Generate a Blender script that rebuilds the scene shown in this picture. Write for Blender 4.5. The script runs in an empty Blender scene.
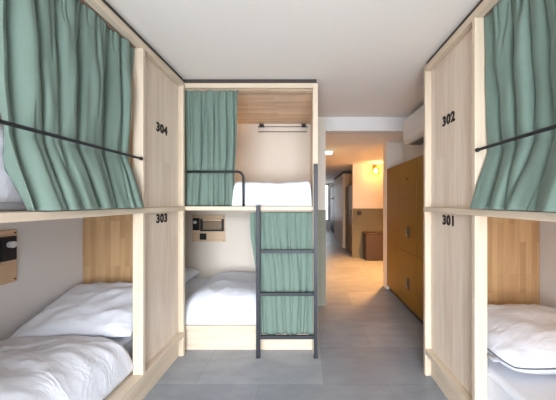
import bpy, bmesh, math, random
from mathutils import Vector, Matrix, noise

SC = bpy.context.scene
COL = SC.collection
PI = math.pi
random.seed(7)

# ------------------------------------------------------------------ materials
def lin(h):
    out = []
    for v in h:
        c = v / 255.0
        out.append(c / 12.92 if c <= 0.04045 else ((c + 0.055) / 1.055) ** 2.4)
    return (*out, 1.0)

def new_mat(name):
    m = bpy.data.materials.new(name)
    m.use_nodes = True
    nt = m.node_tree
    return m, nt, nt.nodes, nt.links, nt.nodes['Principled BSDF']

def plain(name, rgb, rough=0.5, metal=0.0, spec=0.5, var=0.06, scale=6.0, bump=0.0, bscale=80.0):
    m, nt, N, L, b = new_mat(name)
    tc = N.new('ShaderNodeTexCoord')
    nz = N.new('ShaderNodeTexNoise'); nz.inputs['Scale'].default_value = scale; nz.inputs['Detail'].default_value = 4
    L.new(tc.outputs['Object'], nz.inputs['Vector'])
    mx = N.new('ShaderNodeMix'); mx.data_type = 'RGBA'
    c = lin(rgb)
    mx.inputs[6].default_value = tuple(v * (1 - var) for v in c[:3]) + (1,)
    mx.inputs[7].default_value = tuple(min(1, v * (1 + var)) for v in c[:3]) + (1,)
    L.new(nz.outputs['Fac'], mx.inputs[0])
    L.new(mx.outputs[2], b.inputs['Base Color'])
    b.inputs['Roughness'].default_value = rough
    b.inputs['Metallic'].default_value = metal
    b.inputs['Specular IOR Level'].default_value = spec
    if bump:
        n2 = N.new('ShaderNodeTexNoise'); n2.inputs['Scale'].default_value = bscale
        L.new(tc.outputs['Object'], n2.inputs['Vector'])
        bp = N.new('ShaderNodeBump'); bp.inputs['Strength'].default_value = bump; bp.inputs['Distance'].default_value = 0.01
        L.new(n2.outputs['Fac'], bp.inputs['Height'])
        L.new(bp.outputs['Normal'], b.inputs['Normal'])
    return m

def wood(name, axis, c1, c2, c3, stave=0.045, length=0.45, rough=0.5):
    """Blockboard: staves running along `axis`, each of its own tone, with fine grain."""
    m, nt, N, L, b = new_mat(name)
    tc = N.new('ShaderNodeTexCoord')
    sp = N.new('ShaderNodeSeparateXYZ'); L.new(tc.outputs['Object'], sp.inputs[0])
    ax = 'XYZ'.index(axis)
    others = [i for i in range(3) if i != ax]
    add = N.new('ShaderNodeMath'); add.operation = 'ADD'
    L.new(sp.outputs[others[0]], add.inputs[0]); L.new(sp.outputs[others[1]], add.inputs[1])
    cb = N.new('ShaderNodeCombineXYZ')
    L.new(sp.outputs[ax], cb.inputs[0]); L.new(add.outputs[0], cb.inputs[1])
    br = N.new('ShaderNodeTexBrick')
    br.offset = 0.37; br.offset_frequency = 3; br.squash = 1.0
    br.inputs['Color1'].default_value = lin(c1); br.inputs['Color2'].default_value = lin(c2)
    br.inputs['Mortar'].default_value = lin(c3)
    br.inputs['Scale'].default_value = 1.0
    br.inputs['Mortar Size'].default_value = 0.0006
    br.inputs['Mortar Smooth'].default_value = 0.6
    br.inputs['Brick Width'].default_value = length
    br.inputs['Row Height'].default_value = stave
    L.new(cb.outputs[0], br.inputs['Vector'])
    mp = N.new('ShaderNodeMapping')
    mp.inputs['Scale'].default_value = (1.1, 17, 1)
    L.new(cb.outputs[0], mp.inputs['Vector'])
    nz = N.new('ShaderNodeTexNoise'); nz.inputs['Scale'].default_value = 2.2; nz.inputs['Detail'].default_value = 6; nz.inputs['Distortion'].default_value = 0.6
    L.new(mp.outputs[0], nz.inputs['Vector'])
    rp = N.new('ShaderNodeValToRGB')
    rp.color_ramp.elements[0].position = 0.30; rp.color_ramp.elements[0].color = (0.90, 0.885, 0.87, 1)
    rp.color_ramp.elements[1].position = 0.68; rp.color_ramp.elements[1].color = (1.05, 1.05, 1.05, 1)
    L.new(nz.outputs['Fac'], rp.inputs[0])
    mx = N.new('ShaderNodeMix'); mx.data_type = 'RGBA'; mx.blend_type = 'MULTIPLY'; mx.inputs[0].default_value = 1.0
    L.new(br.outputs['Color'], mx.inputs[6]); L.new(rp.outputs['Color'], mx.inputs[7])
    L.new(mx.outputs[2], b.inputs['Base Color'])
    b.inputs['Roughness'].default_value = rough
    b.inputs['Specular IOR Level'].default_value = 0.3
    return m

def cloth(name, rgb, weave=900.0, rough=0.9, sheen=0.3, strength=0.15, var=0.05, crease=0.0):
    m, nt, N, L, b = new_mat(name)
    tc = N.new('ShaderNodeTexCoord')
    nz = N.new('ShaderNodeTexNoise'); nz.inputs['Scale'].default_value = 60; nz.inputs['Detail'].default_value = 5
    L.new(tc.outputs['Object'], nz.inputs['Vector'])
    c = lin(rgb)
    mx = N.new('ShaderNodeMix'); mx.data_type = 'RGBA'
    mx.inputs[6].default_value = tuple(v * (1 - var) for v in c[:3]) + (1,)
    mx.inputs[7].default_value = tuple(min(1, v * (1 + var)) for v in c[:3]) + (1,)
    L.new(nz.outputs['Fac'], mx.inputs[0]); L.new(mx.outputs[2], b.inputs['Base Color'])
    b.inputs['Roughness'].default_value = rough
    b.inputs['Sheen Weight'].default_value = sheen
    b.inputs['Specular IOR Level'].default_value = 0.15
    n2 = N.new('ShaderNodeTexNoise'); n2.inputs['Scale'].default_value = weave; n2.inputs['Detail'].default_value = 1
    L.new(tc.outputs['Object'], n2.inputs['Vector'])
    bp = N.new('ShaderNodeBump'); bp.inputs['Strength'].default_value = strength; bp.inputs['Distance'].default_value = 0.002
    L.new(n2.outputs['Fac'], bp.inputs['Height']); L.new(bp.outputs['Normal'], b.inputs['Normal'])
    if crease:
        mp = N.new('ShaderNodeMapping'); mp.inputs['Rotation'].default_value = (0, 0, 0.7); mp.inputs['Scale'].default_value = (3.2, 8.5, 5)
        L.new(tc.outputs['Object'], mp.inputs['Vector'])
        n3 = N.new('ShaderNodeTexNoise'); n3.inputs['Scale'].default_value = 1.0; n3.inputs['Detail'].default_value = 3; n3.inputs['Distortion'].default_value = 0.8
        L.new(mp.outputs[0], n3.inputs['Vector'])
        m1 = N.new('ShaderNodeMath'); m1.operation = 'SUBTRACT'; m1.inputs[1].default_value = 0.5; L.new(n3.outputs['Fac'], m1.inputs[0])
        m2 = N.new('ShaderNodeMath'); m2.operation = 'ABSOLUTE'; L.new(m1.outputs[0], m2.inputs[0])
        m3 = N.new('ShaderNodeMath'); m3.operation = 'POWER'; m3.inputs[1].default_value = 0.6; L.new(m2.outputs[0], m3.inputs[0])
        b2 = N.new('ShaderNodeBump'); b2.inputs['Strength'].default_value = crease; b2.inputs['Distance'].default_value = 0.03; b2.invert = True
        L.new(m3.outputs[0], b2.inputs['Height']); L.new(bp.outputs['Normal'], b2.inputs['Normal'])
        L.new(b2.outputs['Normal'], b.inputs['Normal'])
    return m

def emis(name, rgb, strength):
    m, nt, N, L, b = new_mat(name)
    b.inputs['Base Color'].default_value = lin(rgb)
    b.inputs['Emission Color'].default_value = lin(rgb)
    b.inputs['Emission Strength'].default_value = strength
    return m

def thin_glass(name, tint=(1, 1, 1), gloss=0.08):
    m = bpy.data.materials.new(name); m.use_nodes = True
    nt = m.node_tree; N = nt.nodes; L = nt.links
    N.remove(N['Principled BSDF'])
    out = N['Material Output']
    t = N.new('ShaderNodeBsdfTransparent'); t.inputs[0].default_value = (*tint, 1)
    g = N.new('ShaderNodeBsdfGlossy'); g.inputs['Roughness'].default_value = 0.02
    mx = N.new('ShaderNodeMixShader'); mx.inputs[0].default_value = gloss
    L.new(t.outputs[0], mx.inputs[1]); L.new(g.outputs[0], mx.inputs[2]); L.new(mx.outputs[0], out.inputs[0])
    return m

def floor_mat():
    m, nt, N, L, b = new_mat('grey_concrete_look_tiles')
    tc = N.new('ShaderNodeTexCoord')
    br = N.new('ShaderNodeTexBrick')
    br.offset = 0.5; br.offset_frequency = 2
    br.inputs['Color1'].default_value = lin((138, 142, 148)); br.inputs['Color2'].default_value = lin((156, 159, 165))
    br.inputs['Mortar'].default_value = lin((118, 121, 125))
    br.inputs['Scale'].default_value = 1.0
    br.inputs['Mortar Size'].default_value = 0.0016
    br.inputs['Mortar Smooth'].default_value = 0.5
    br.inputs['Brick Width'].default_value = 0.92
    br.inputs['Row Height'].default_value = 0.46
    mp0 = N.new('ShaderNodeMapping'); mp0.inputs['Location'].default_value = (0.33, 0.06, 0)
    L.new(tc.outputs['Object'], mp0.inputs['Vector']); L.new(mp0.outputs[0], br.inputs['Vector'])
    nz = N.new('ShaderNodeTexNoise'); nz.inputs['Scale'].default_value = 3.5; nz.inputs['Detail'].default_value = 7; nz.inputs['Roughness'].default_value = 0.6
    mp = N.new('ShaderNodeMapping'); mp.inputs['Scale'].default_value = (1, 2.2, 1)
    L.new(tc.outputs['Object'], mp.inputs['Vector']); L.new(mp.outputs[0], nz.inputs['Vector'])
    rp = N.new('ShaderNodeValToRGB')
    rp.color_ramp.elements[0].position = 0.3; rp.color_ramp.elements[0].color = (0.82, 0.82, 0.82, 1)
    rp.color_ramp.elements[1].position = 0.7; rp.color_ramp.elements[1].color = (1.08, 1.08, 1.08, 1)
    L.new(nz.outputs['Fac'], rp.inputs[0])
    mx = N.new('ShaderNodeMix'); mx.data_type = 'RGBA'; mx.blend_type = 'MULTIPLY'; mx.inputs[0].default_value = 1
    L.new(br.outputs['Color'], mx.inputs[6]); L.new(rp.outputs['Color'], mx.inputs[7])
    L.new(mx.outputs[2], b.inputs['Base Color'])
    b.inputs['Roughness'].default_value = 0.42
    b.inputs['Specular IOR Level'].default_value = 0.45
    return m

LIGHT = ((222, 204, 186), (230, 215, 199), (206, 187, 168))
FRAME = ((211, 194, 172), (217, 201, 181), (198, 180, 158))
WARM = ((188, 150, 108), (208, 172, 130), (170, 134, 96))
M = {
    'panel': wood('pale_washed_plank', 'Z', *LIGHT, stave=0.105, length=1.6),
    'post': wood('pale_wood_vertical', 'Z', *FRAME, stave=0.09, length=3.0),
    'rail_y': wood('pale_wood_lengthwise', 'Y', *FRAME, stave=0.09, length=3.0),
    'rail_x': wood('pale_wood_crosswise', 'X', *FRAME, stave=0.09, length=3.0),
    'end': wood('blockboard_vertical', 'Z', *WARM, stave=0.042, length=0.38),
    'roof_x': wood('blockboard_crosswise', 'X', (206, 174, 144), (228, 202, 174), (194, 162, 132), stave=0.045, length=0.6),
    'roof_y': wood('blockboard_lengthwise', 'Y', (206, 168, 132), (220, 184, 150), (190, 152, 118), stave=0.045, length=0.6),
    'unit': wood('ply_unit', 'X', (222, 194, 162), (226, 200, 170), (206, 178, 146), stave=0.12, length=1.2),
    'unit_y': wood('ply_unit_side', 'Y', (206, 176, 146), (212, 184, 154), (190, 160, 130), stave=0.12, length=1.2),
    'curtain': cloth('sage_green_linen', (111, 130, 120), sheen=0.1),
    'linen': cloth('white_cotton', (219, 221, 230), weave=1200, sheen=0.15, strength=0.05, var=0.015, crease=0.24),
    'mattress': cloth('mattress_white', (214, 216, 224), weave=700, sheen=0.1, strength=0.1, var=0.02),
    'piping': cloth('grey_piping', (92, 98, 108), weave=800),
    'tagcloth': cloth('grey_tag', (176, 178, 186), weave=800),
    'black': plain('black_powder_coat', (36, 37, 41), 0.45, 0.0, 0.4, 0.1),
    'ladder': plain('anthracite_powder_coat', (40, 42, 49), 0.45, 0.0, 0.4, 0.08),
    'number': plain('black_numeral', (18, 18, 20), 0.6),
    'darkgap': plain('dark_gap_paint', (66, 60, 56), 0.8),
    'wall': plain('off_white_wall', (222, 219, 218), 0.85, 0, 0.2, 0.02, 3),
    'wallwarm': plain('cream_wall', (228, 218, 206), 0.85, 0, 0.2, 0.02, 3),
    'ceil': plain('white_ceiling', (233, 227, 220), 0.9, 0, 0.15, 0.015, 2),
    'wains_shaded': plain('olive_grey_wainscot_shaded', (112, 107, 88), 0.7, 0, 0.3, 0.03, 3),  # same paint as the stub wainscot, darkened to stand in for dimmer light
    'wains': plain('olive_grey_wainscot', (140, 138, 124), 0.7, 0, 0.3, 0.03, 3),
    'floor': floor_mat(),
    'locker': plain('ochre_laminate', (132, 93, 8), 0.45, 0, 0.4, 0.06, 3),
    'olive': plain('olive_laminate', (116, 98, 52), 0.45, 0, 0.4, 0.06, 3),
    'lockerbody': plain('dark_ochre_carcass', (110, 78, 14), 0.6, 0, 0.3),
    'kick': plain('toe_kick_black', (30, 28, 26), 0.6),
    'steel': plain('brushed_steel', (206, 206, 204), 0.3, 1.0, 0.5, 0.05, 40),
    'brass': plain('brass', (190, 150, 84), 0.3, 1.0, 0.5, 0.05, 20),
    'white_plastic': plain('white_plastic', (226, 222, 218), 0.4, 0, 0.5, 0.01),
    'grey_plastic': plain('grey_plastic', (120, 118, 116), 0.5, 0, 0.5, 0.02),
    'leather': plain('brown_leather', (58, 44, 37), 0.55, 0, 0.5, 0.12, 14, 0.25, 120),
    'bin_rim': plain('dark_brown_rim', (52, 36, 28), 0.4),
    'bulb': emis('warm_bulb', (255, 190, 100), 22.0),
    'led': emis('greenish_light', (238, 255, 200), 7.0),
    'reading': emis('reading_lens', (255, 214, 160), 6.0),
    'lens_off': plain('frosted_lens', (220, 220, 222), 0.25),
    'glass': thin_glass('clear_glass'),
    'amber': thin_glass('amber_glass', (1.0, 0.86, 0.62), 0.06),
    'frame_grey': plain('window_frame_grey', (70, 72, 74), 0.5),
    'rope': plain('cream_net_cord', (214, 196, 168), 0.9),
    'track': plain('curtain_track_tan', (150, 130, 110), 0.5),
}

# ------------------------------------------------------------------ mesh helpers
def box(bm, x0, x1, y0, y1, z0, z1):
    vs = [bm.verts.new((x, y, z)) for x in (x0, x1) for y in (y0, y1) for z in (z0, z1)]
    for f in ((0, 1, 3, 2), (4, 6, 7, 5), (0, 4, 5, 1), (2, 3, 7, 6), (0, 2, 6, 4), (1, 5, 7, 3)):
        bm.faces.new([vs[i] for i in f])

def tube(bm, pts, r, n=10, caps=True, closed=False):
    pts = [Vector(p) for p in pts]
    rings = []
    k = len(pts)
    up = None
    for i, p in enumerate(pts):
        if closed:
            d = (pts[(i + 1) % k] - pts[i - 1]).normalized()
        else:
            d = (pts[min(i + 1, k - 1)] - pts[max(i - 1, 0)]).normalized()
        if up is None:
            up = Vector((0, 0, 1)) if abs(d.z) < 0.9 else Vector((0, 1, 0))
        a = d.cross(up)
        if a.length < 1e-5:
            up = Vector((1, 0, 0)); a = d.cross(up)
        a.normalize(); bb = d.cross(a).normalized(); up = -bb if False else bb
        up = bb
        rings.append((p, a, bb))
    vr = []
    for p, a, bb in rings:
        vr.append([bm.verts.new(p + a * r * math.cos(2 * PI * j / n) + bb * r * math.sin(2 * PI * j / n)) for j in range(n)])
    # keep orientation consistent between rings
    def best(r0, r1):
        return min(range(n), key=lambda s: (r0[0].co - r1[s].co).length)
    m = k if closed else k - 1
    for i in range(m):
        r0 = vr[i]; r1 = vr[(i + 1) % k]
        s = best(r0, r1)
        flip = (r0[1].co - r1[(s + 1) % n].co).length > (r0[1].co - r1[(s - 1) % n].co).length
        for j in range(n):
            a0, a1 = r0[j], r0[(j + 1) % n]
            if flip:
                b0, b1 = r1[(s - j) % n], r1[(s - j - 1) % n]
            else:
                b0, b1 = r1[(s + j) % n], r1[(s + j + 1) % n]
            bm.faces.new((a0, a1, b1, b0))
    if caps and not closed:
        bm.faces.new(vr[0]); bm.faces.new(vr[-1])

def lathe(bm, cx, cy, prof, n=24, caps=True):
    rings = [[bm.verts.new((cx + r * math.cos(2 * PI * j / n), cy + r * math.sin(2 * PI * j / n), z)) for j in range(n)] for r, z in prof]
    for a, b in zip(rings, rings[1:]):
        for j in range(n):
            bm.faces.new((a[j], a[(j + 1) % n], b[(j + 1) % n], b[j]))
    if caps:
        bm.faces.new(rings[0]); bm.faces.new(rings[-1])

def BM():
    return bmesh.new()

def obj(name, bm, mat, parent=None, smooth=False, bevel=0.0, seg=2, sub=0, solid=0.0, origin=None):
    bmesh.ops.recalc_face_normals(bm, faces=bm.faces[:])
    me = bpy.data.meshes.new(name)
    off = Vector((0, 0, 0))
    if parent is not None:
        p = parent
        while p is not None:
            off += p.location; p = p.parent
    elif origin is not None:
        off = Vector(origin)
    bmesh.ops.translate(bm, verts=bm.verts[:], vec=-off)
    bm.to_mesh(me); bm.free()
    me.materials.append(mat)
    if smooth:
        for p in me.polygons: p.use_smooth = True
    o = bpy.data.objects.new(name, me); COL.objects.link(o)
    if parent is not None:
        o.parent = parent
    elif origin is not None:
        o.location = origin
    if solid:
        s = o.modifiers.new('thickness', 'SOLIDIFY'); s.thickness = solid; s.offset = 0
    if bevel:
        b = o.modifiers.new('bevel', 'BEVEL'); b.width = bevel; b.segments = seg; b.limit_method = 'ANGLE'; b.angle_limit = math.radians(40)
    if sub:
        s = o.modifiers.new('sub', 'SUBSURF'); s.levels = sub; s.render_levels = sub
    return o

def bobj(name, dims, mat, parent=None, bevel=0.0, origin=None):
    bm = BM(); box(bm, *dims)
    return obj(name, bm, mat, parent, bevel=bevel, origin=origin)

def thing(name, label, cat, loc, group=None):
    o = bpy.data.objects.new(name, None); COL.objects.link(o)
    o.empty_display_size = 0.1
    o.location = loc
    return tag(o, label, cat, group)

def tag(o, label, cat, group=None):
    o['label'] = label; o['category'] = cat
    if group: o['group'] = group
    return o

def struct(o):
    o['kind'] = 'structure'
    return o

def sbox(name, dims, mat, bevel=0.0):
    return struct(bobj(name, dims, mat, bevel=bevel))

# ------------------------------------------------------------------ measures (metres)
CEIL = 2.36
HALL = 2.19
XL, XR = -1.88, 1.755          # side walls of the room
YB = 3.12                     # back wall of the room
YF = -2.6                     # window wall behind the camera

# ------------------------------------------------------------------ room shell
sbox('floor', (-2.1, 3.2, YF - 0.2, 11.9, -0.1, 0), M['floor'])
sbox('ceiling', (-2.1, 2.0, YF - 0.2, YB, CEIL, CEIL + 0.1), M['ceil'])
sbox('ceiling_hall', (0.0, 3.2, YB + 0.16, 11.9, HALL, HALL + 0.1), M['ceil'])
sbox('wall_left', (XL - 0.15, XL, YF, YB, 0, CEIL), M['wall'])
sbox('wall_right', (XR, XR + 0.15, YF, 3.73, 0, CEIL), M['wall'])
sbox('wall_right_upper', (1.45, XR, 1.91, 3.73, 1.80, CEIL), M['wall'])
sbox('wall_back', (XL - 0.15, 0.25, YB, YB + 0.16, 0, CEIL), M['wallwarm'])
sbox('trim_1', (0.25, 1.45, YB, YB + 0.16, HALL - 0.002, CEIL), M['wall'])               # lintel over the passage
sbox('trim_2', (0.112, 0.255, YB - 0.006, YB, 0, 1.20), M['wains'])                    # wainscot paint on the stub
bm = BM(); box(bm, 0.25, 0.255, YB, YB + 0.16, 0, 1.20)
struct(obj('trim_3', bm, M['wains']))
sbox('wall_hall_left', (0.05, 0.2, YB + 0.16, 11.6, 0, HALL), M['wall'])
sbox('wall_hall_pier', (1.208, 3.1, 3.73, 3.89, 0, HALL), M['wallwarm'])
sbox('wall_hall_back', (1.11, 3.1, 5.86, 5.98, 0, HALL), M['wallwarm'])
sbox('trim_4', (1.106, 3.0, 5.852, 5.86, 0, 1.148), M['wains_shaded'])
sbox('wall_hall_right', (3.1, 3.25, 3.73, 5.98, 0, HALL), M['wallwarm'])
sbox('wall_hall_recess', (1.75, 1.9, 5.98, 11.6, 0, HALL), M['wall'])
# end of the hall, with a bright window
sbox('wall_hall_end', (0.2, 0.34, 11.5, 11.64, 0, HALL), M['wall'])
sbox('wall_hall_end_side', (1.08, 1.9, 11.5, 11.64, 0, HALL), M['wall'])
sbox('wall_hall_end_sill', (0.34, 1.08, 11.5, 11.64, 0, 0.42), M['wall'])
sbox('wall_hall_end_head', (0.34, 1.08, 11.5, 11.64, 2.12, HALL), M['wall'])
w2 = BM()
for d in ((0.34, 0.38, 11.54, 11.6, 0.42, 2.12), (1.04, 1.08, 11.54, 11.6, 0.42, 2.12),
          (0.38, 1.04, 11.54, 11.6, 0.42, 0.47), (0.38, 1.04, 11.54, 11.6, 2.07, 2.12)):
    box(w2, *d)
w2 = struct(obj('window_2', w2, M['frame_grey']))
bobj('pane', (0.38, 1.04, 11.565, 11.575, 0.47, 2.07), M['glass'], w2)
# window wall behind the camera
WX0, WX1, WZ0, WZ1 = -1.35, 1.3, 0.06, 2.2
sbox('wall_front', (XL - 0.15, WX0, YF - 0.15, YF, 0, CEIL), M['wall'])
sbox('wall_front_side', (WX1, XR + 0.15, YF - 0.15, YF, 0, CEIL), M['wall'])
sbox('wall_front_sill', (WX0, WX1, YF - 0.15, YF, 0, WZ0), M['wall'])
sbox('wall_front_head', (WX0, WX1, YF - 0.15, YF, WZ1, CEIL), M['wall'])
w1 = BM()
for d in ((WX0, WX0 + .05, 0, 0, WZ0, WZ1), (WX1 - .05, WX1, 0, 0, WZ0, WZ1), (-.03, .03, 0, 0, WZ0 + .05, WZ1 - .05),
          (WX0 + .05, WX1 - .05, 0, 0, WZ0, WZ0 + .05), (WX0 + .05, WX1 - .05, 0, 0, WZ1 - .05, WZ1)):
    box(w1, d[0], d[1], YF - .10, YF - .04, d[4], d[5])
w1 = struct(obj('window_1', w1, M['frame_grey']))
for a, b in ((WX0 + .05, -.03), (.03, WX1 - .05)):
    bobj('pane', (a, b, YF - .075, YF - .065, WZ0 + .05, WZ1 - .05), M['glass'], w1)

# ------------------------------------------------------------------ room numbers on the bunks
def numeral(txt, parent, loc, rot, size=0.088):
    cu = bpy.data.curves.new('numeral', 'FONT')
    cu.body = txt; cu.size = size; cu.extrude = 0.0015; cu.offset = 0.0034
    cu.align_x = 'CENTER'; cu.align_y = 'CENTER'; cu.space_character = 1.12
    tmp = bpy.data.objects.new('tmp', cu); COL.objects.link(tmp)
    bpy.context.view_layer.update()
    dg = bpy.context.evaluated_depsgraph_get()
    me = bpy.data.meshes.new_from_object(tmp.evaluated_get(dg))
    bpy.data.objects.remove(tmp)
    off = Vector((0, 0, 0)); off += parent.location
    me.transform(Matrix.Translation(Vector(loc) - off) @ rot.to_4x4())
    me.materials.clear(); me.materials.append(M['number'])
    o = bpy.data.objects.new('bed_number', me); COL.objects.link(o)
    o.parent = parent
    o['label'] = 'black numerals %s' % txt
    return o

# ------------------------------------------------------------------ side bunks
ZD0, ZD1 = 1.228, 1.262       # upper deck board
ZB0, ZB1 = 0.162, 0.203       # bed ledge
ZT0, ZT1 = 2.278, 2.318       # top rail

def side_bunk(s, xf, xw, ya, ypost, yb, label, num_up, num_lo, ynum):
    """s=+1: left bunk whose face looks to +x; s=-1: right bunk. xf face plane, xw wall."""
    t = thing('bunk_bed', label, 'bunk bed', ((xf + xw) / 2, (ya + yb) / 2, 0), 'wooden bunk beds')
    def X(d):            # depth behind the face
        return xf - s * d
    def B(bm, d0, d1, y0, y1, z0, z1):
        a, b = sorted((X(d0), X(d1)))
        box(bm, a, b, y0, y1, z0, z1)
    def part(name, mat, *boxes, bev=0.002):
        bm = BM()
        for b in boxes: B(bm, *b)
        return obj(name, bm, mat, t, bevel=bev)
    D = abs(xf - xw) - 0.003
    part('upper_deck', M['rail_y'], (-0.002, D, ya, yb, ZD0, ZD1))
    part('lower_deck', M['rail_y'], (0, D, ya, yb - 0.03, ZB0, ZB1))
    part('base_board', M['rail_y'], (0.04, 0.06, ya + .02, yb - 0.03, 0, ZB0))
    part('top_rail', M['rail_y'], (0, 0.045, ya, yb, ZT0, ZT1))
    part('roof_board', M['roof_y'], (0.045, D, ya, yb, ZT0 + .012, ZT1))
    # end boards seen from inside the berths
    for z0, z1 in ((ZB1, ZD0), (ZD1, ZT0)):
        part('end_panel', M['end'], (0.09, D, yb - 0.03, yb - 0.005, z0, z1))
        part('end_panel' if z0 < 1 else 'end_rail', M['end'], (0.05, D, ya + 0.002, ya + 0.027, z0, ZD0 if z0 < 1 else z0 + .12))
    # posts: boards set edge-on to the aisle
    for z0, z1 in ((ZB1, ZD0), (ZD1, ZT0)):
        part('post', M['post'], (0.0, 0.066, ypost, ypost + 0.024, z0, z1))
    part('post', M['post'], (0, 0.06, yb - 0.03, yb, 0, ZD0))
    part('post', M['post'], (0, 0.06, yb - 0.03, yb, ZD1, ZT0))
    part('post', M['post'], (0, 0.05, ya, ya + 0.03, 0, ZB0), (0, 0.05, ya, ya + 0.03, ZB1, ZD0), (0, 0.05, ya, ya + 0.03, ZD1, ZT0))
    # face panels
    part('face_panel', M['panel'], (0.042, 0.06, ypost + 0.024, yb - 0.03, ZB1, ZD0))
    part('face_panel', M['panel'], (0.042, 0.06, ypost + 0.024, yb - 0.03, ZD1, ZT0))
    # guard rail of the upper berth
    bm = BM(); xr = X(0.008)
    tube(bm, [(xr, ypost - 0.002, 1.574), (xr, ya + 0.032, 1.574)], 0.0080, 12)
    for y in (ypost - 0.008, ya + .038):
        tube(bm, [(xr, y - .004, 1.574), (xr, y + .004, 1.574)], 0.0115, 14)
    obj('guard_rail', bm, M['black'], t, smooth=False)
    # curtain track under the roof
    part('curtain_track', M['track'], (0.052, 0.072, ya + .03, ypost - .005, ZT0 - .004, ZT0 + .011), bev=0)
    rot = Matrix.Rotation(PI / 2, 3, 'X')
    rot = Matrix.Rotation(PI / 2 if s > 0 else -PI / 2, 3, 'Z') @ rot
    numeral(num_up, t, (X(0.0405), ynum, 1.842), rot)
    numeral(num_lo, t, (X(0.0405), ynum, 1.176), rot)
    return t

side_bunk(1, -1.03, XL, 0.10, 1.585, 2.137,
          'pale wooden bunk unit on the left, numbered 304 above and 303 below', '304', '303', 1.865)
side_bunk(-1, 0.897, XR, -0.12, 1.323, 1.90,
          'pale wooden bunk unit on the right, numbered 302 above and 301 below', '302', '301', 1.64)
# dark shadow-gap fillers between bunks and ceiling
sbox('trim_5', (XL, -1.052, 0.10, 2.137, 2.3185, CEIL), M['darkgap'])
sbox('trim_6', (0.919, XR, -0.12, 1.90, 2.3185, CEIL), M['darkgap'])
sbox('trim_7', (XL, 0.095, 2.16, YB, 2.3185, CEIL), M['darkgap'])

# ------------------------------------------------------------------ back bunk
def back_bunk():
    t = thing('bunk_bed', 'pale wooden bunk unit across the back, facing the room, with a bent black guard rail', 'bunk bed', (-0.9, 2.63, 0), 'wooden bunk beds')
    y0, y1 = 2.139, YB - 0.003
    xl, xr = XL + 0.003, 0.107
    P = lambda n, m, *d, bev=0.002: bobj(n, d, m, t, bevel=bev)
    P('side_panel', M['post'], xr - 0.045, xr, y0, y1, 0, ZT1)
    P('top_rail', M['rail_x'], xl, xr - 0.045, y0, y0 + 0.04, ZT0, ZT1)
    P('roof_board', M['roof_x'], xl, xr - 0.045, y0 + 0.04, y1, ZT0 - .004, ZT1)
    P('upper_deck', M['rail_x'], xl, xr - 0.045, y0, y1, ZD0, ZD1)
    P('lower_deck', M['rail_x'], xl, xr - 0.045, y0 + 0.035, y1, 0.185, 0.223)
    P('base_board', M['rail_x'], xl, xr - 0.045, y0 + 0.06, y0 + 0.08, 0, 0.185)
    for z0, z1 in ((0.223, ZD0), (ZD1, ZT0 - .004)):
        P('end_panel', M['end'], xl, xl + 0.025, y0 + 0.04, y1, z0, z1)
    # bent tube guard rail
    yr = y0 + 0.02
    xe, zr, r = -0.536, 1.562, 0.055
    pts = [(-1.022, yr, zr), (-0.8, yr, zr), (xe - r, yr, zr)]
    for k in range(1, 7):
        a = PI / 2 * k / 6
        pts.append((xe - r + r * math.sin(a), yr, zr - r + r * math.cos(a)))
    pts += [(xe, yr, 1.4), (xe, yr, ZD1)]
    bm = BM(); tube(bm, pts, 0.0105, 12)
    obj('guard_rail', bm, M['black'], t, smooth=True)
    P('curtain_track', M['track'], -1.0, xr - .05, y0 + .078, y0 + .094, ZT0 - .016, ZT0 - .005, bev=0)
    P('curtain_track', M['track'], -0.5, xr - .05, y0 + .012, y0 + .024, ZD0 - .012, ZD0, bev=0)
    return t
back_bunk()

# ladder
def ladder():
    xa, xb, y = -0.412, 0.068, 2.078
    t = thing('bunk_ladder', 'dark grey metal ladder with three rungs in front of the back bunk', 'ladder', ((xa + xb) / 2, y, 0))
    for x, zt in ((xa, 1.272), (xb, 1.618)):
        bm = BM(); box(bm, x, x + 0.034, y, y + 0.022, 0.0, zt)
        st = obj('stile', bm, M['ladder'], t, bevel=0.003)
        # foot pad and fixing lug
        bobj('foot_pad', (x - .001, x + .035, y - .001, y + .023, 0, 0.012), M['black'], st)
        bobj('fixing_lug', (x + .008, x + .026, y + .022, 2.138, 1.236, 1.254), M['ladder'], st)
    for z in (0.888, 0.532, 0.172):
        bobj('rung', (xa + 0.034, xb, y - 0.004, y + 0.024, z - 0.013, z + 0.013), M['ladder'], t, bevel=0.003)
ladder()

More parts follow.
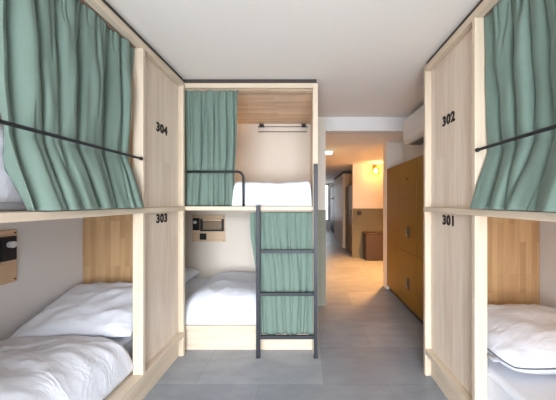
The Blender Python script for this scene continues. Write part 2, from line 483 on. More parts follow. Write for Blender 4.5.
# ------------------------------------------------------------------ curtains
def curtain(name, label, axis, out, face, a0, a1, ztop, zbot, folds, seed, edge=None, inset=None, amp=None, group=None, na=300, nv=80, vbar=None):
    """Gathered cloth. axis: the direction the cloth runs along; out: direction (+1/-1) of its outside on the other axis.
    edge(v)->(lo,hi): extents; inset(v): distance of the mean cloth behind `face`; amp(v): depth of the creases.
    Each crease is a narrow valley between broad ridges, drifting sideways on its own way down."""
    rnd = random.Random(seed)
    vb = vbar or 0.6
    cre = []
    for k in range(folds):                      # long creases from heading to hem
        u0 = (k + 0.5 + rnd.uniform(-.28, .28)) / folds
        ub = u0 + rnd.uniform(-.35, .35) / folds
        u1 = ub + rnd.uniform(-.45, .45) / folds
        cre.append((u0, ub, u1, rnd.uniform(.85, 1.5), rnd.uniform(.11, .19) / folds, rnd.choice((-1, 1)), -1, 9))
    for k in range(folds):                      # shorter ones in the upper half
        u0 = rnd.uniform(.03, .97)
        d = rnd.uniform(-.5, .5) / folds
        cre.append((u0, u0 + d, u0 + d, rnd.uniform(.3, .7), rnd.uniform(.07, .13) / folds, rnd.choice((-1, 1)), -1, rnd.uniform(.2, .6)))
    for k in range(folds):                      # and in the lower half, opening towards the hem
        u0 = rnd.uniform(.04, .96)
        d = rnd.uniform(-.5, .5) / folds
        cre.append((u0, u0, u0 + d, rnd.uniform(.2, .5), rnd.uniform(.08, .15) / folds, rnd.choice((-1, 1)), rnd.uniform(.3, vb + .05), 9))
    for k in range(int(folds * 2.6)):           # tight gathers of the heading
        u0 = (k + .5 + rnd.uniform(-.3, .3)) / (folds * 2.6)
        d = rnd.uniform(-.15, .15) / folds
        cre.append((u0, u0 + d, u0 + d, rnd.uniform(.3, .55), .10 / folds, rnd.choice((-1, 1)), -1, rnd.uniform(.08, .22)))
    bm = BM()
    grid = []
    W = a1 - a0
    for j in range(nv + 1):
        v = j / nv
        lo, hi = edge(v) if edge else (a0, a1)
        A = amp(v)
        act = []
        for u0, ub, u1, D, w, sd, va, ve in cre:
            c = u0 + (ub - u0) * (v / vb) if v < vb else ub + (u1 - ub) * (v - vb) / (1 - vb)
            g = 1.0
            if va > 0: g *= sm(va, va + .3, v)
            if ve < 2: g *= 1 - sm(ve * .5, ve, v)
            if g > .01: act.append((c, D * g, w, sd))
        row = []
        for i in range(na + 1):
            u = i / na
            ef = min(1, min(u, 1 - u) * 14)
            d = 0; sh = 0
            for c, D, w, sd in act:
                x = (u - c) / w
                if abs(x) > 5: continue
                xx = x * (1.7 if x * sd > 0 else 0.75)
                d -= D * math.exp(-abs(xx) ** 1.25)
                sh -= D * x * math.exp(-x * x * 0.7) * w * 1.15
            d += .22 * math.cos(u * folds * 2.1 + seed) * min(1, 3 * v) + 0.12
            d += .40 * noise.noise(Vector((u * folds * .8, v * .6, seed * 2.0)))
            d += .16 * noise.noise(Vector((u * folds * 1.6, v * 4.5, seed + 9.0)))
            along = lo + (hi - lo) * (u + sh * ef)
            depth = face + out * (-inset(v) + A * d)
            z = ztop + (zbot - ztop) * v
            row.append(bm.verts.new((depth, along, z) if axis == 'y' else (along, depth, z)))
        grid.append(row)
    for j in range(nv):
        for i in range(na):
            bm.faces.new((grid[j][i], grid[j][i + 1], grid[j + 1][i + 1], grid[j + 1][i]))
    # doubled hem along the foot
    c = (a0 + a1) / 2
    o = obj(name, bm, M['curtain'], None, smooth=True, solid=0.0028, origin=(face, c, zbot) if axis == 'y' else (c, face, zbot))
    return tag(o, label, 'curtain', group)

def lerp(a, b, t): return a + (b - a) * t
def sm(a, b, x):
    t = min(1, max(0, (x - a) / (b - a))); return t * t * (3 - 2 * t)

# bar height in curtain parameter: z 1.575 between 2.27 and 1.266
VB = (2.272 - 1.575) / (2.272 - 1.266)
def edge_left(v):
    if v < VB: return lerp(0.884, 0.926, v / VB), lerp(1.578, 1.560, v / VB)
    t = (v - VB) / (1 - VB)
    return lerp(0.926, 0.944, t), lerp(1.560, 1.556, t)
def edge_right(v):
    if v < VB: return 0.50, lerp(1.318, 1.310, v / VB)
    t = (v - VB) / (1 - VB)
    return 0.50, lerp(1.310, 1.306, t)
def inset_side(v):
    if v < VB: return lerp(0.046, 0.058, v / VB)
    t = (v - VB) / (1 - VB)
    return lerp(0.058, -0.034, max(0, t - .06) / .94)
def amp_side(v):
    a = lerp(0.034, 0.064, sm(0, .35, v))
    a *= 1 - 0.40 * math.exp(-((v - VB) / .10) ** 2)
    return a * (1 - 0.25 * sm(VB, 1, v))
curtain('curtain', 'sage green curtain on the upper left berth 304, tucked behind its black rail', 'y', 1, -1.03, 0.80, 1.55, 2.272, 1.266, 9, 3, edge_left, inset_side, amp_side, 'sage green berth curtains', vbar=VB)
curtain('curtain', 'sage green curtain on the upper right berth 302, tucked behind its black rail', 'y', -1, 0.897, 0.50, 1.31, 2.272, 1.266, 9, 11, edge_right, inset_side, amp_side, 'sage green berth curtains', vbar=VB)

def edge_bu(v):
    lo = -1.085
    hi = lerp(-0.590, -0.632, v) - 0.012 * math.exp(-((v - .72) / .12) ** 2)
    return lo, hi
curtain('curtain', 'sage green curtain drawn to the left on the upper back berth', 'x', -1, 2.139, -1.02, -0.59, 2.272, 1.268, 8, 21, edge_bu,
        lambda v: lerp(0.036, 0.066, sm(0, .4, v)) + 0.012 * math.exp(-((v - .72) / .15) ** 2), lambda v: lerp(0.020, 0.048, sm(0, .35, v)) * (1 - .35 * math.exp(-((v - .72) / .12) ** 2)), 'sage green berth curtains')
def edge_bl(v):
    lo = lerp(-0.480, -0.415, sm(0.05, .6, v)) 
    hi = lerp(0.060, 0.062, v)
    return lo, hi
curtain('curtain', 'sage green curtain hanging behind the ladder on the lower back berth', 'x', -1, 2.139, -0.48, 0.06, 1.212, 0.17, 8, 33, edge_bl,
        lambda v: lerp(0.030, -0.009, sm(0, .3, v)), lambda v: lerp(0.014, 0.027, sm(0, .3, v)) , 'sage green berth curtains')

# ------------------------------------------------------------------ bedding
def soft_box(x0, x1, y0, y1, z0, z1, nx, ny, ex=5.0, ey=None, zfun=None, wr=0.012, seed=0, stretch=(1, 1), bulge=0.0):
    """A closed, soft slab: plan sides nearly straight, top domed at the edges, with wrinkles."""
    bm = BM()
    cx, cy, hx, hy = (x0 + x1) / 2, (y0 + y1) / 2, (x1 - x0) / 2, (y1 - y0) / 2
    def prm(i, n):
        a = 2 * i / n - 1
        return math.copysign(abs(math.sin(a * PI / 2)) ** 0.8, a) if i not in (0, n) else math.copysign(1, a)
    top = []
    for j in range(ny + 1):
        row = []
        t = prm(j, ny)
        for i in range(nx + 1):
            s = prm(i, nx)
            x, y = cx + hx * s, cy + hy * t
            e = max(0.0, (1 - abs(s) ** ex) * (1 - abs(t) ** (ey or ex))) ** 0.5
            zt = (zfun(x, y) if zfun else z1)
            w = 0
            q = Vector((x * 5 * stretch[0] + seed, y * 5 * stretch[1], seed))
            w += wr * (1 - 2 * abs(noise.noise(q)) ** 0.7)
            w += 0.5 * wr * (1 - 2 * abs(noise.noise(q * 2.3 + Vector((7, 3, 1)))) ** 0.8)
            w += 1.5 * wr * noise.noise(q * 0.45)
            r1 = Vector(((x + .7 * y) * 2.6 * stretch[0], (y - .7 * x) * 9 * stretch[1], seed + 5))
            w += 1.1 * wr * (1 - abs(noise.noise(r1)) * 1.6) ** 3 * (0.5 + noise.noise(q * .6 + Vector((3, 9, 4))))
            z = z0 + (zt - z0) * e + w * min(1, e * 1.4)
            z = max(z, z0)
            # sides belly outwards a little at mid height
            if bulge and (abs(s) > .9 or abs(t) > .9):
                pass
            row.append(bm.verts.new((x, y, z)))
        top.append(row)
    for j in range(ny):
        for i in range(nx):
            bm.faces.new((top[j][i], top[j][i + 1], top[j + 1][i + 1], top[j + 1][i]))
    # underside: the cloth's own thickness below the top, so it drapes over what lies beneath
    inner = []
    for j in range(ny + 1):
        row = []
        for i in range(nx + 1):
            co = top[j][i].co
            x = cx + (co.x - cx) * (1 - 0.035 / hx); y = cy + (co.y - cy) * (1 - 0.035 / hy)
            row.append(bm.verts.new((x, y, max(z0, co.z - 0.035))))
        inner.append(row)
    for j in range(ny):
        for i in range(nx):
            bm.faces.new((inner[j][i], inner[j + 1][i], inner[j + 1][i + 1], inner[j][i + 1]))
    def ring(g):
        return g[0][:] + [g[j][nx] for j in range(1, ny + 1)] + [g[ny][i] for i in range(nx - 1, -1, -1)] + [g[j][0] for j in range(ny - 1, 0, -1)]
    r0, r1 = ring(top), ring(inner)
    for k in range(len(r0)):
        bm.faces.new((r0[k], r1[k], r1[(k + 1) % len(r0)], r0[(k + 1) % len(r0)]))
    return bm

def mattress(name, label, x0, x1, y0, y1, z0, z1, group='white mattresses'):
    bm = BM(); box(bm, x0, x1, y0, y1, z0, z1)
    o = obj(name, bm, M['mattress'], None, bevel=0.03, seg=4, origin=((x0 + x1) / 2, (y0 + y1) / 2, z0))
    tag(o, label, 'mattress', group)
    pp = BM()
    for z in (z0 + .03, z1 - .03):
        tube(pp, [(x0 - .001, y0 + .03, z), (x0 + .03, y0 - .001, z), (x1 - .03, y0 - .001, z), (x1 + .001, y0 + .03, z), (x1 + .001, y1 - .03, z), (x1 - .03, y1 + .001, z), (x0 + .03, y1 + .001, z), (x0 - .001, y1 - .03, z)], 0.004, 6, closed=True)
    obj('piping', pp, M['mattress'], o, smooth=True)
    return o

def duvet(label, bm, origin):
    o = obj('duvet', bm, M['linen'], None, smooth=True, origin=origin)
    return tag(o, label, 'duvet', 'white duvets')

def pillow(label, L, W, T, loc, rot, seed=0, piped=False, loose=0.012, rounded=0.0):
    """Pillow with pinched corners; L along local x, W along local y. Bottom rests at local z=0."""
    n = 44
    bm = BM()
    def sh(s, t):
        # plan outline: sides drawn in between the corners
        x = s * L / 2 * (1 - 0.045 * (1 - t * t) * (s * s))
        y = t * W / 2 * (1 - 0.06 * (1 - s * s) * (t * t))
        x *= 1 - rounded * (s * t) ** 4; y *= 1 - rounded * (s * t) ** 4
        e = (max(0, 1 - abs(s) ** 2.8) * max(0, 1 - abs(t) ** 2.8)) ** 0.46
        return x, y, e
    tops, bots = {}, {}
    for j in range(n + 1):
        t = math.sin((2 * j / n - 1) * PI / 2)
        for i in range(n + 1):
            s = math.sin((2 * i / n - 1) * PI / 2)
            x, y, e = sh(s, t)
            rimd = 1 - max(abs(s), abs(t))
            q = Vector((x * 7 + seed, y * 7, seed * 1.3))
            w = loose * (1 - 2 * abs(noise.noise(q)) ** .75) + .5 * loose * noise.noise(q * 2.5)
            # radial puckers near the seam
            pk = 0.006 * noise.noise(Vector((x * 38, y * 38, seed))) * math.exp(-rimd * 7)
            zt = T * 0.42 + T * 0.58 * e + (w + pk) * min(1, e * 1.6)
            zb = T * 0.42 - T * 0.42 * min(1, e * 1.25)
            v = bm.verts.new((x, y, zt)); tops[i, j] = v
            if i in (0, n) or j in (0, n):
                bots[i, j] = v
            else:
                bots[i, j] = bm.verts.new((x, y, zb))
    for j in range(n):
        for i in range(n):
            bm.faces.new((tops[i, j], tops[i + 1, j], tops[i + 1, j + 1], tops[i, j + 1]))
            f = (bots[i, j], bots[i, j + 1], bots[i + 1, j + 1], bots[i + 1, j])
            try: bm.faces.new(f)
            except ValueError: pass
    rim = [tops[i, 0].co.copy() for i in range(n + 1)] + [tops[n, j].co.copy() for j in range(1, n + 1)] + \
          [tops[i, n].co.copy() for i in range(n - 1, -1, -1)] + [tops[0, j].co.copy() for j in range(n - 1, 0, -1)]
    # drop near-coincident rim points
    o = obj('pillow', bm, M['linen'], None, smooth=True)
    o.location = loc; o.rotation_euler = rot
    tag(o, label, 'pillow', 'white pillows')
    def child(name, b2, mat):
        me = bpy.data.meshes.new(name)
        bmesh.ops.recalc_face_normals(b2, faces=b2.faces[:])
        b2.to_mesh(me); b2.free(); me.materials.append(mat)
        for p in me.polygons: p.use_smooth = True
        c = bpy.data.objects.new(name, me); COL.objects.link(c); c.parent = o
        return c
    if piped:
        pts = [rim[0]]
        for p in rim[1:]:
            if (p - pts[-1]).length > 0.006: pts.append(p)
        b2 = BM(); tube(b2, pts, 0.0042, 7, closed=True)
        c = child('piping', b2, M['piping']); c['label'] = 'thin grey piping along the seam'
        b2 = BM(); box(b2, -L / 2 - .030, -L / 2 + .022, -W / 2 + .075, -W / 2 + .125, T * .40, T * .40 + .003)
        c = child('care_tag', b2, M['tagcloth']); c['label'] = 'small grey care tag'
    return o

# left lower berth
mattress('mattress', 'white mattress on the lower left berth 303', -1.85, -1.15, 0.21, 2.09, ZB1 + .001, 0.418)
def zl(x, y):
    return 0.505 + 0.02 * math.sin((y - .2) * 3) - 0.035 * sm(-1.3, -1.08, x)
duvet('white duvet spread over the lower left berth 303, in front of its pillow', soft_box(-1.872, -1.085, 0.14, 1.588, 0.24, 0.5, 80, 110, 9, 22, zl, 0.011, 2.0, (0.6, 1.3)), (-1.5, .85, .24))
pillow('large white pillow propped against the end board of the lower left berth 303', 0.72, 0.55, 0.14, (-1.475, 1.818, 0.484), (math.radians(17), 0, math.radians(4)), 4.0, loose=0.014)
# left upper berth
mattress('mattress', 'white mattress on the upper left berth 304', -1.85, -1.20, 0.21, 2.09, ZD1 + .001, 1.40)
duvet('white duvet heaped on the upper left berth 304 beside the curtain edge', soft_box(-1.87, -1.165, 0.15, 1.40, 1.30, 1.5, 70, 90, 14, None, lambda x, y: 1.58 + .03 * math.sin(y * 6 + x * 3), 0.016, 9.0), (-1.5, .8, 1.30))
# right lower berth
mattress('mattress', 'white mattress under the piped pillow on the lower right berth 301', 0.965, 1.74, -0.07, 1.86, ZB1 + .001, 0.415)
pillow('plump white pillow with grey piping on the lower right berth 301', 0.78, 0.60, 0.182, (1.362, 1.505, 0.431), (math.radians(3), 0, math.radians(2)), 6.0, True, loose=0.013, rounded=0.10)
# right upper berth
mattress('mattress', 'white mattress on the upper right berth 302 behind its curtain', 0.995, 1.74, -0.07, 1.86, ZD1 + .001, 1.42)
# back lower berth
mattress('mattress', 'white mattress on the lower back berth', -1.835, -0.03, 2.26, 3.04, 0.224, 0.38)
duvet('white duvet spread over the lower back berth beside the ladder', soft_box(-1.16, 0.05, 2.186, 3.112, 0.226, 0.47, 110, 90, 6, None, lambda x, y: 0.475 + .012 * math.sin(x * 5), 0.011, 14.0, (1.2, .7)), (-.5, 2.65, .226))
pillow('white pillow mostly hidden at the left end of the lower back berth', 0.72, 0.55, 0.15, (-1.562, 2.72, 0.383), (0, 0, math.radians(90)), 8.0)
# back upper berth
mattress('mattress', 'white mattress on the upper back berth', -1.835, -0.03, 2.30, 3.04, ZD1 + .001, 1.40)
duvet('white duvet on the upper back berth under the hanging rail', soft_box(-0.64, 0.055, 2.175, 3.112, ZD1 + .002, 1.5, 110, 90, 40, None, lambda x, y: 1.475 + .008 * math.sin(x * 6), 0.007, 24.0, (1.2, .7)), (-.5, 2.65, ZD1 + .002))

# ------------------------------------------------------------------ reading units on the walls
def reading_unit(label, origin, U, V, lit, mat, flip=False, power=0):
    """Plate in the plane spanned by U (viewer's right) and world z; V points into the room. origin = lower-left corner."""
    O = Vector(origin); U = Vector(U); V = Vector(V); Z = Vector((0, 0, 1))
    t = thing('reading_panel', label, 'wall panel', O + U * .205, 'berth reading panels')
    W, H = 0.41, 0.335
    def fx(a, b): return (W - b, W - a) if flip else (a, b)
    def pbox(name, a0, a1, h0, h1, d0, d1, m, par=t, bev=0.0):
        a0, a1 = fx(a0, a1)
        p = O + U * a0 + Z * h0 + V * d0; q = O + U * a1 + Z * h1 + V * d1
        return bobj(name, (min(p.x, q.x), max(p.x, q.x), min(p.y, q.y), max(p.y, q.y), min(p.z, q.z), max(p.z, q.z)), m, par, bevel=bev)
    plate = pbox('plate', 0, W, 0, H, 0.001, 0.022, mat, bev=0.006)
    # four screws
    for a, h in ((.015, .02), (W - .015, .02), (.015, H - .02), (W - .015, H - .02)):
        a_ = W - a if flip else a
        c = O + U * a_ + Z * h
        bm = BM(); tube(bm, [c + V * .022, c + V * .026], 0.005, 10)
        obj('screw', bm, M['black'], plate)
    # reading lamp
    lp = pbox('reading_lamp', .018, .100, .145, .295, .0225, .040, M['black'], bev=0.003)
    cc = O + U * ((W - .055) if flip else .052) + Z * .245
    bm = BM(); tube(bm, [cc + V * .040, cc + V * .062], 0.020, 18)
    head = obj('lamp_lens', bm, M['reading'] if lit else M['lens_off'], lp)
    # shelf basket: U frame with a net front
    a0, a1, h0, h1 = .115, .400, .135, .285
    bmat = M['black']
    sh = BM()
    for d in ((a0, a0 + .022, h0, h1), (a1 - .022, a1, h0, h1), (a0 + .022, a1 - .022, h0, h0 + .016)):
        b0, b1 = fx(d[0], d[1])
        p = O + U * b0 + Z * d[2] + V * .0225; q = O + U * b1 + Z * d[3] + V * .052
        box(sh, min(p.x, q.x), max(p.x, q.x), min(p.y, q.y), max(p.y, q.y), min(p.z, q.z), max(p.z, q.z))
    basket = obj('basket_frame', sh, bmat, t)
    net = BM()
    s0, s1 = a0 + .022, a1 - .022
    n = 8; st = (s1 - s0) / n
    top = h1 - .03
    def pt(a, h):
        a_ = W - a if flip else a
        return O + U * a_ + Z * h + V * .048
    hh = top - (h0 + .016)
    for k in range(-6, n + 1):
        for dr in (1, -1):
            # diagonal strings clipped to the opening
            pa, pb = (k * st, 0.0), (k * st + hh, hh)
            x0_, x1_ = max(pa[0], 0), min(pb[0], s1 - s0)
            if x1_ - x0_ < 0.005: continue
            y0_, y1_ = x0_ - pa[0], x1_ - pa[0]
            if dr < 0:
                q0, q1 = (s1 - x0_, h0 + .016 + y0_), (s1 - x1_, h0 + .016 + y1_)
            else:
                q0, q1 = (s0 + x0_, h0 + .016 + y0_), (s0 + x1_, h0 + .016 + y1_)
            tube(net, [pt(*q0), pt(*q1)], 0.0026, 5)
    tube(net, [pt(s0, top), pt(s1, top)], 0.0022, 6)
    obj('net', net, bmat, basket)
    pbox('shelf_lip', a0 + .0225, a1 - .0225, h1 - .028, h1 + .004, .0225, .044, mat, bev=0.008)
    so = pbox('socket', .100, .182, .028, .105, .0225, .030, M['black'], bev=0.002)
    for hz in (.042, .068):
        pbox('socket_rocker', .108, .174, hz, hz + .022, .0302, .033, M['grey_plastic'] if False else M['black'], so)
    if lit and power:
        ld = bpy.data.lights.new('reading_glow', 'POINT'); ld.energy = power; ld.color = (1.0, 0.68, 0.36)
        ld.shadow_soft_size = 0.03
        lo = bpy.data.objects.new('reading_glow', ld); COL.objects.link(lo)
        lo.location = cc + V * .12
    return t

reading_unit('pale wood panel with lamp, net shelf and black socket in the lower back berth', (-1.408, YB - .001, 0.806), (1, 0, 0), (0, -1, 0), False, M['unit'])
reading_unit('pale wood panel at the left edge of the lower left berth 303', (XL + .001, 1.202, 0.790), (0, 1, 0), (1, 0, 0), False, M['unit_y'], flip=True)
reading_unit('pale wood panel on the wall of the upper left berth 304', (XL + .001, 1.235, 1.80), (0, 1, 0), (1, 0, 0), False, M['unit_y'], flip=True)
reading_unit('wood panel with lit lamp on the wall of the lower right berth 301', (XR - .001, 1.05, 0.78), (0, -1, 0), (-1, 0, 0), True, M['unit_y'], power=2.6)
reading_unit('wood panel with lit lamp behind the curtain of the upper back berth', (-1.35, YB - .001, 1.84), (1, 0, 0), (0, -1, 0), True, M['unit'], power=6)

# hanging rail in the upper back berth
def hang_rail():
    t = thing('hanging_rail', 'thin dark metal towel rail on the back wall of the upper back berth', 'rail', (-.28, YB - .02, 2.16))
    x0, x1, y = -0.578, 0.018, YB - 0.06
    zt, zb = 2.222, 2.160
    bm = BM()
    tube(bm, [(x0, y, zt), (x1, y, zt), (x1, y, zb), (x0, y, zb)], 0.005, 8, closed=True)
    tube(bm, [(x0, YB - .002, zt), (x0, y, zt)], 0.004, 8)
    tube(bm, [(x1, YB - .002, zt), (x1, y, zt)], 0.004, 8)
    obj('rail_frame', bm, M['ladder'], t, smooth=False)
    for x in (x0 + .04, x1 - .04):
        bm = BM(); box(bm, x - .026, x + .026, y - .012, YB - .002, zt + .006, zt + .030)
        obj('bracket', bm, M['black'], t, bevel=.002)
hang_rail()

# ------------------------------------------------------------------ lockers along the passage
def handle(parent, xface, yc, zc, m_plate=None):
    """black back plate with a steel pull, on a door whose face looks to -x"""
    p = bobj('handle', (xface - .006, xface, yc - .028, yc + .028, zc - .068, zc + .068), M['black'], parent, bevel=.003)
    bm = BM()
    tube(bm, [(xface - .006, yc - .006, zc + .045), (xface - .028, yc - .006, zc + .040), (xface - .028, yc - .006, zc - .040), (xface - .006, yc - .006, zc - .045)], 0.004, 8)
    c = obj('pull', bm, M['steel'], p, smooth=True)
    c['label'] = 'shiny steel pull'

def locker(label, x, y0, y1, kind, group='ochre lockers in the passage'):
    t = thing('locker', label, 'locker', (x + .26, (y0 + y1) / 2, 0), group)
    g = 0.0015
    y0 += g; y1 -= g
    body = BM()
    box(body, x + .019, 1.75, y0, y1, 0.062, 1.788)
    obj('carcass', body, M['lockerbody'], t)
    bobj('plinth', (x + .04, 1.745, y0, y1, 0, 0.062), M['kick'], t)
    doors = ((0.066, 0.700), (0.704, 1.338), (1.342, 1.788)) if kind == 'three' else ((0.066, 1.788),)
    for z0, z1 in doors:
        d = bobj('door', (x, x + .018, y0 + .001, y1 - .001, z0, z1), M['locker'], t, bevel=.0015)
        if z1 > 1.7 and kind == 'three':
            bm = BM(); tube(bm, [(x, y0 + .25, 1.575), (x - .008, y0 + .25, 1.575)], .011, 12)
            obj('lock', bm, M['kick'], d)
        elif kind == 'three':
            handle(d, x, y0 + .215, 0.945 if z0 > .5 else 0.335)
        else:
            bm = BM(); tube(bm, [(x, y0 + .12, 0.92), (x - .008, y0 + .12, 0.92)], .011, 12)
            obj('lock', bm, M['kick'], d)
    return t
locker('tall plain ochre locker beside the white pier, farthest of the row', 1.212, 3.26, 3.725, 'tall')
locker('ochre locker with three doors and steel pulls, under the far end of the air conditioner', 1.212, 2.73, 3.26, 'three')
locker('ochre locker nearest the right bunk, mostly hidden behind its end post', 1.212, 2.20, 2.73, 'three')

# ------------------------------------------------------------------ air conditioner
def aircon():
    y0, y1 = 2.20, 3.04
    t = thing('air_conditioner', 'white wall-mounted air conditioner above the ochre lockers', 'air conditioner', (1.33, (y0 + y1) / 2, 1.99))
    prof = [(1.448, 2.295), (1.215, 2.295), (1.195, 2.285), (1.190, 2.26), (1.188, 2.06), (1.196, 2.02), (1.214, 1.996), (1.25, 1.99), (1.448, 1.99)]
    bm = BM()
    A = [bm.verts.new((x, y0, z)) for x, z in prof]; B = [bm.verts.new((x, y1, z)) for x, z in prof]
    n = len(prof)
    for i in range(n): bm.faces.new((A[i], A[(i + 1) % n], B[(i + 1) % n], B[i]))
    bm.faces.new(A); bm.faces.new(B)
    obj('casing', bm, M['white_plastic'], t, bevel=.006)
    bobj('front_cover', (1.182, 1.1895, y0 + .012, y1 - .012, 2.088, 2.278), M['white_plastic'], t, bevel=.004)
    # outlet flap along the lower front
    bm = BM()
    P = [(1.188, 2.082), (1.182, 2.078), (1.190, 2.02), (1.196, 2.018)]
    A = [bm.verts.new((x, y0 + .05, z)) for x, z in P]; B = [bm.verts.new((x, y1 - .05, z)) for x, z in P]
    for i in range(4): bm.faces.new((A[i], A[(i + 1) % 4], B[(i + 1) % 4], B[i]))
    bm.faces.new(A); bm.faces.new(B)
    obj('outlet_flap', bm, M['white_plastic'], t)
    bobj('outlet_grille', (1.245, 1.36, y0 + .06, y1 - .06, 1.982, 1.99), M['grey_plastic'], t)
aircon()

# ------------------------------------------------------------------ hall things
def sconce():
    x, y, z = 1.615, 5.86, 2.03
    t = thing('wall_sconce', 'glowing glass wall lamp on the cream wall at the end of the passage', 'wall lamp', (x, y - .01, z))
    bobj('wall_plate', (x - .045, x + .045, y - .016, y - .001, z - .02, z + .13), M['brass'], t, bevel=.003)
    bm = BM(); tube(bm, [(x, y - .016, z + .115), (x, y - .11, z + .115), (x, y - .11, z + .075)], .008, 10)
    obj('arm', bm, M['brass'], t, smooth=True)
    bm = BM(); lathe(bm, x, y - .11, [(.03, z + .085), (.034, z + .06), (.034, z + .05)], 20)
    obj('lamp_holder', bm, M['brass'], t, smooth=True)
    bm = BM(); lathe(bm, x, y - .11, [(.070, z + .06), (.076, z + .03), (.076, z - .09), (.074, z - .09), (.074, z + .03), (.068, z + .058)], 28, caps=False)
    obj('glass_shade', bm, M['amber'], t, smooth=True)
    bm = BM(); lathe(bm, x, y - .11, [(.016, z + .05), (.036, z + .030), (.050, z - .005), (.048, z - .040), (.030, z - .066), (.003, z - .076)], 20)
    b = obj('bulb', bm, M['bulb'], t, smooth=True)
    ld = bpy.data.lights.new('sconce_glow', 'POINT'); ld.energy = 9; ld.color = (1.0, 0.50, 0.20); ld.shadow_soft_size = 0.05
    lo = bpy.data.objects.new('sconce_glow', ld); COL.objects.link(lo); lo.location = (x, y - .22, z - .02)
sconce()

def bin_box():
    x0, x1, y0, y1 = 1.33, 1.78, 5.52, 5.83
    t = thing('waste_bin', 'brown leather-covered box bin standing against the olive wainscot', 'bin', ((x0 + x1) / 2, (y0 + y1) / 2, 0))
    bm = BM()
    ins = .004
    lo = [(x0 + ins, y0 + ins), (x1 - ins, y0 + ins), (x1 - ins, y1 - ins), (x0 + ins, y1 - ins)]
    hi = [(x0, y0), (x1, y0), (x1, y1), (x0, y1)]
    A = [bm.verts.new((*p, 0)) for p in lo]; B = [bm.verts.new((*p, .58)) for p in hi]
    for i in range(4): bm.faces.new((A[i], A[(i + 1) % 4], B[(i + 1) % 4], B[i]))
    bm.faces.new(A); bm.faces.new(B)
    obj('body', bm, M['leather'], t, bevel=.02, seg=3)
    bobj('lid', (x0 - .006, x1 + .006, y0 - .006, y1 + .006, .581, .612), M['bin_rim'], t, bevel=.008)
    bm = BM(); tube(bm, [(x0 + .12, y0 - .012, .56), (x0 + .12, y0 - .016, .50)], .004, 6)
bin_box()

def downlight():
    x, y = 1.58, 4.45
    t = thing('ceiling_light', 'warm round ceiling lamp around the corner of the passage', 'ceiling light', (x, y, HALL))
    bm = BM(); lathe(bm, x, y, [(.11, HALL - .0005), (.115, HALL - .03), (.10, HALL - .04)], 28)
    obj('housing', bm, M['white_plastic'], t, smooth=False)
    bm = BM(); lathe(bm, x, y, [(.095, HALL - .0405), (.085, HALL - .055), (.03, HALL - .062)], 28)
    obj('diffuser', bm, M['bulb'], t, smooth=True)
    ld = bpy.data.lights.new('downlight_glow', 'SPOT'); ld.energy = 560; ld.color = (1.0, 0.46, 0.14); ld.shadow_soft_size = 0.08
    ld.spot_size = math.radians(104); ld.spot_blend = 0.8
    lo = bpy.data.objects.new('downlight_glow', ld); COL.objects.link(lo); lo.location = (x, y, HALL - .10)
downlight()

o = thing('light_switch', 'small black light switch on the olive wainscot beside the far opening', 'switch', (1.255, 5.851, 1.04))
bobj('switch_plate', (1.205, 1.305, 5.843, 5.8515, 0.99, 1.09), M['black'], o, bevel=.003)
bobj('rocker', (1.225, 1.285, 5.838, 5.843, 1.01, 1.07), M['black'], o, bevel=.001)

t = thing('ceiling_light', 'small greenish-white lamp on the passage ceiling by the stub wall', 'ceiling light', (0.37, 4.36, HALL))
bobj('housing', (0.29, 0.47, 4.25, 4.40, HALL - .03, HALL - .0005), M['white_plastic'], t, bevel=.005)
bobj('diffuser', (0.30, 0.46, 4.26, 4.39, HALL - .055, HALL - .03), M['led'], t, bevel=.006)

# far hall: olive lockers, a wooden bunk end and a dark cabinet, all along the right side
def far_locker():
    x, y0, y1 = 1.12, 6.02, 7.02
    t = thing('locker', 'olive locker pair far down the hall beyond the lit wall', 'locker', (x + .3, (y0 + y1) / 2, 0))
    bobj('carcass', (x + .019, 1.745, y0, y1, .06, 1.72), M['lockerbody'], t)
    bobj('plinth', (x + .04, 1.74, y0, y1, 0, .06), M['kick'], t)
    for a, b in ((y0, 6.5), (6.504, y1)):
        for z0, z1 in ((.064, .70), (.704, 1.718)):
            d = bobj('door', (x, x + .018, a + .001, b - .001, z0, z1), M['olive'], t)
            handle(d, x, a + .14, .42 if z0 < .5 else 1.04)
far_locker()
sbox('trim_8', (1.30, 1.74, 6.0, 7.02, 1.74, HALL), M['wains_shaded'])
def far_bunk():
    x, y0, y1 = 1.06, 7.06, 9.2
    t = thing('bunk_bed', 'distant wooden bunk end at the far end of the hall', 'bunk bed', (1.4, (y0 + y1) / 2, 0), None)
    bobj('face_panel', (x, x + .03, y0 + .07, y1, 0.0, 2.10), M['panel'], t)
    bobj('post', (x - .01, x + .06, y0, y0 + .07, 0, 2.10), M['post'], t)
    bobj('side_panel', (x + .06, 1.74, y0, y0 + .03, 0, 2.10), M['end'], t)
    bobj('top_rail', (x - .004, 1.74, y0, y1, 2.10, 2.16), M['darkgap'], t)
far_bunk()
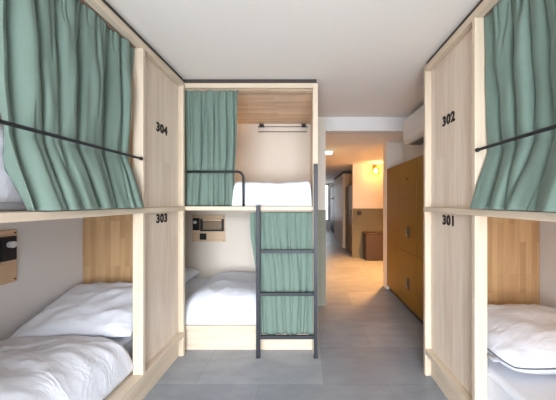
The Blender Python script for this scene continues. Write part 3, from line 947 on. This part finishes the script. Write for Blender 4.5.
def far_cabinet():
    t = thing('cabinet', 'dark tall cabinet beside the bright far window', 'cabinet', (1.3, 10.2, 0))
    bobj('carcass', (1.14, 1.74, 9.25, 11.2, 0.05, 1.95), M['kick'], t)
    bobj('plinth', (1.18, 1.74, 9.27, 11.18, 0, .05), M['kick'], t)
    bobj('door', (1.12, 1.139, 9.26, 10.2, .06, 1.94), M['kick'], t, bevel=.002)
    bobj('door', (1.12, 1.139, 10.21, 11.19, .06, 1.94), M['kick'], t, bevel=.002)
    bobj('shelf_board', (1.0, 1.119, 9.4, 10.6, 1.42, 1.46), M['rope'], t)
far_cabinet()

# ------------------------------------------------------------------ light
w = bpy.data.worlds.new('world'); SC.world = w; w.use_nodes = True
nt = w.node_tree
bg = nt.nodes['Background']
bg.inputs[0].default_value = (0.82, 0.90, 1.0, 1); bg.inputs[1].default_value = 3.0

def area(name, loc, rot, sx, sy, power, col):
    ld = bpy.data.lights.new(name, 'AREA'); ld.shape = 'RECTANGLE'; ld.size = sx; ld.size_y = sy
    ld.energy = power; ld.color = col
    o = bpy.data.objects.new(name, ld); COL.objects.link(o); o.location = loc; o.rotation_euler = rot
    return o
def aim(loc, tgt):
    return (Vector(tgt) - Vector(loc)).to_track_quat('-Z', 'Y').to_euler()
p = (0.0, YF - 2.9, 3.3)
area('sky_daylight', p, aim(p, (0, 2.0, 0.6)), 5.5, 2.6, 1800, (0.86, 0.93, 1.0))
area('ceiling_fill', (-0.02, YF - .62, 0.55), (PI / 2 + 0.6, 0, 0), 2.7, 1.2, 260, (0.90, 0.95, 1.0))  # added fill lamp outside the window, tilted up to brighten the ceiling
area('far_window_daylight', (0.7, 11.75, 1.3), (-PI / 2, 0, 0), 0.7, 1.6, 9, (0.95, 0.97, 1.0))

# ------------------------------------------------------------------ camera
cam = bpy.data.cameras.new('camera')
cam.sensor_width = 36; cam.lens = 250 / 556 * 36
cam.shift_x = -27.5 / 556; cam.shift_y = 2.0 / 556
cam.clip_start = 0.05
co = bpy.data.objects.new('camera', cam); COL.objects.link(co)
co.location = (0, 0, 1.30); co.rotation_euler = (PI / 2, 0, 0)
SC.camera = co

vs = SC.view_settings
SC.display_settings.display_device = 'sRGB'
vs.view_transform = 'Standard'; vs.look = 'None'; vs.gamma = 1.0; vs.use_curve_mapping = False
vs.exposure = 0.12
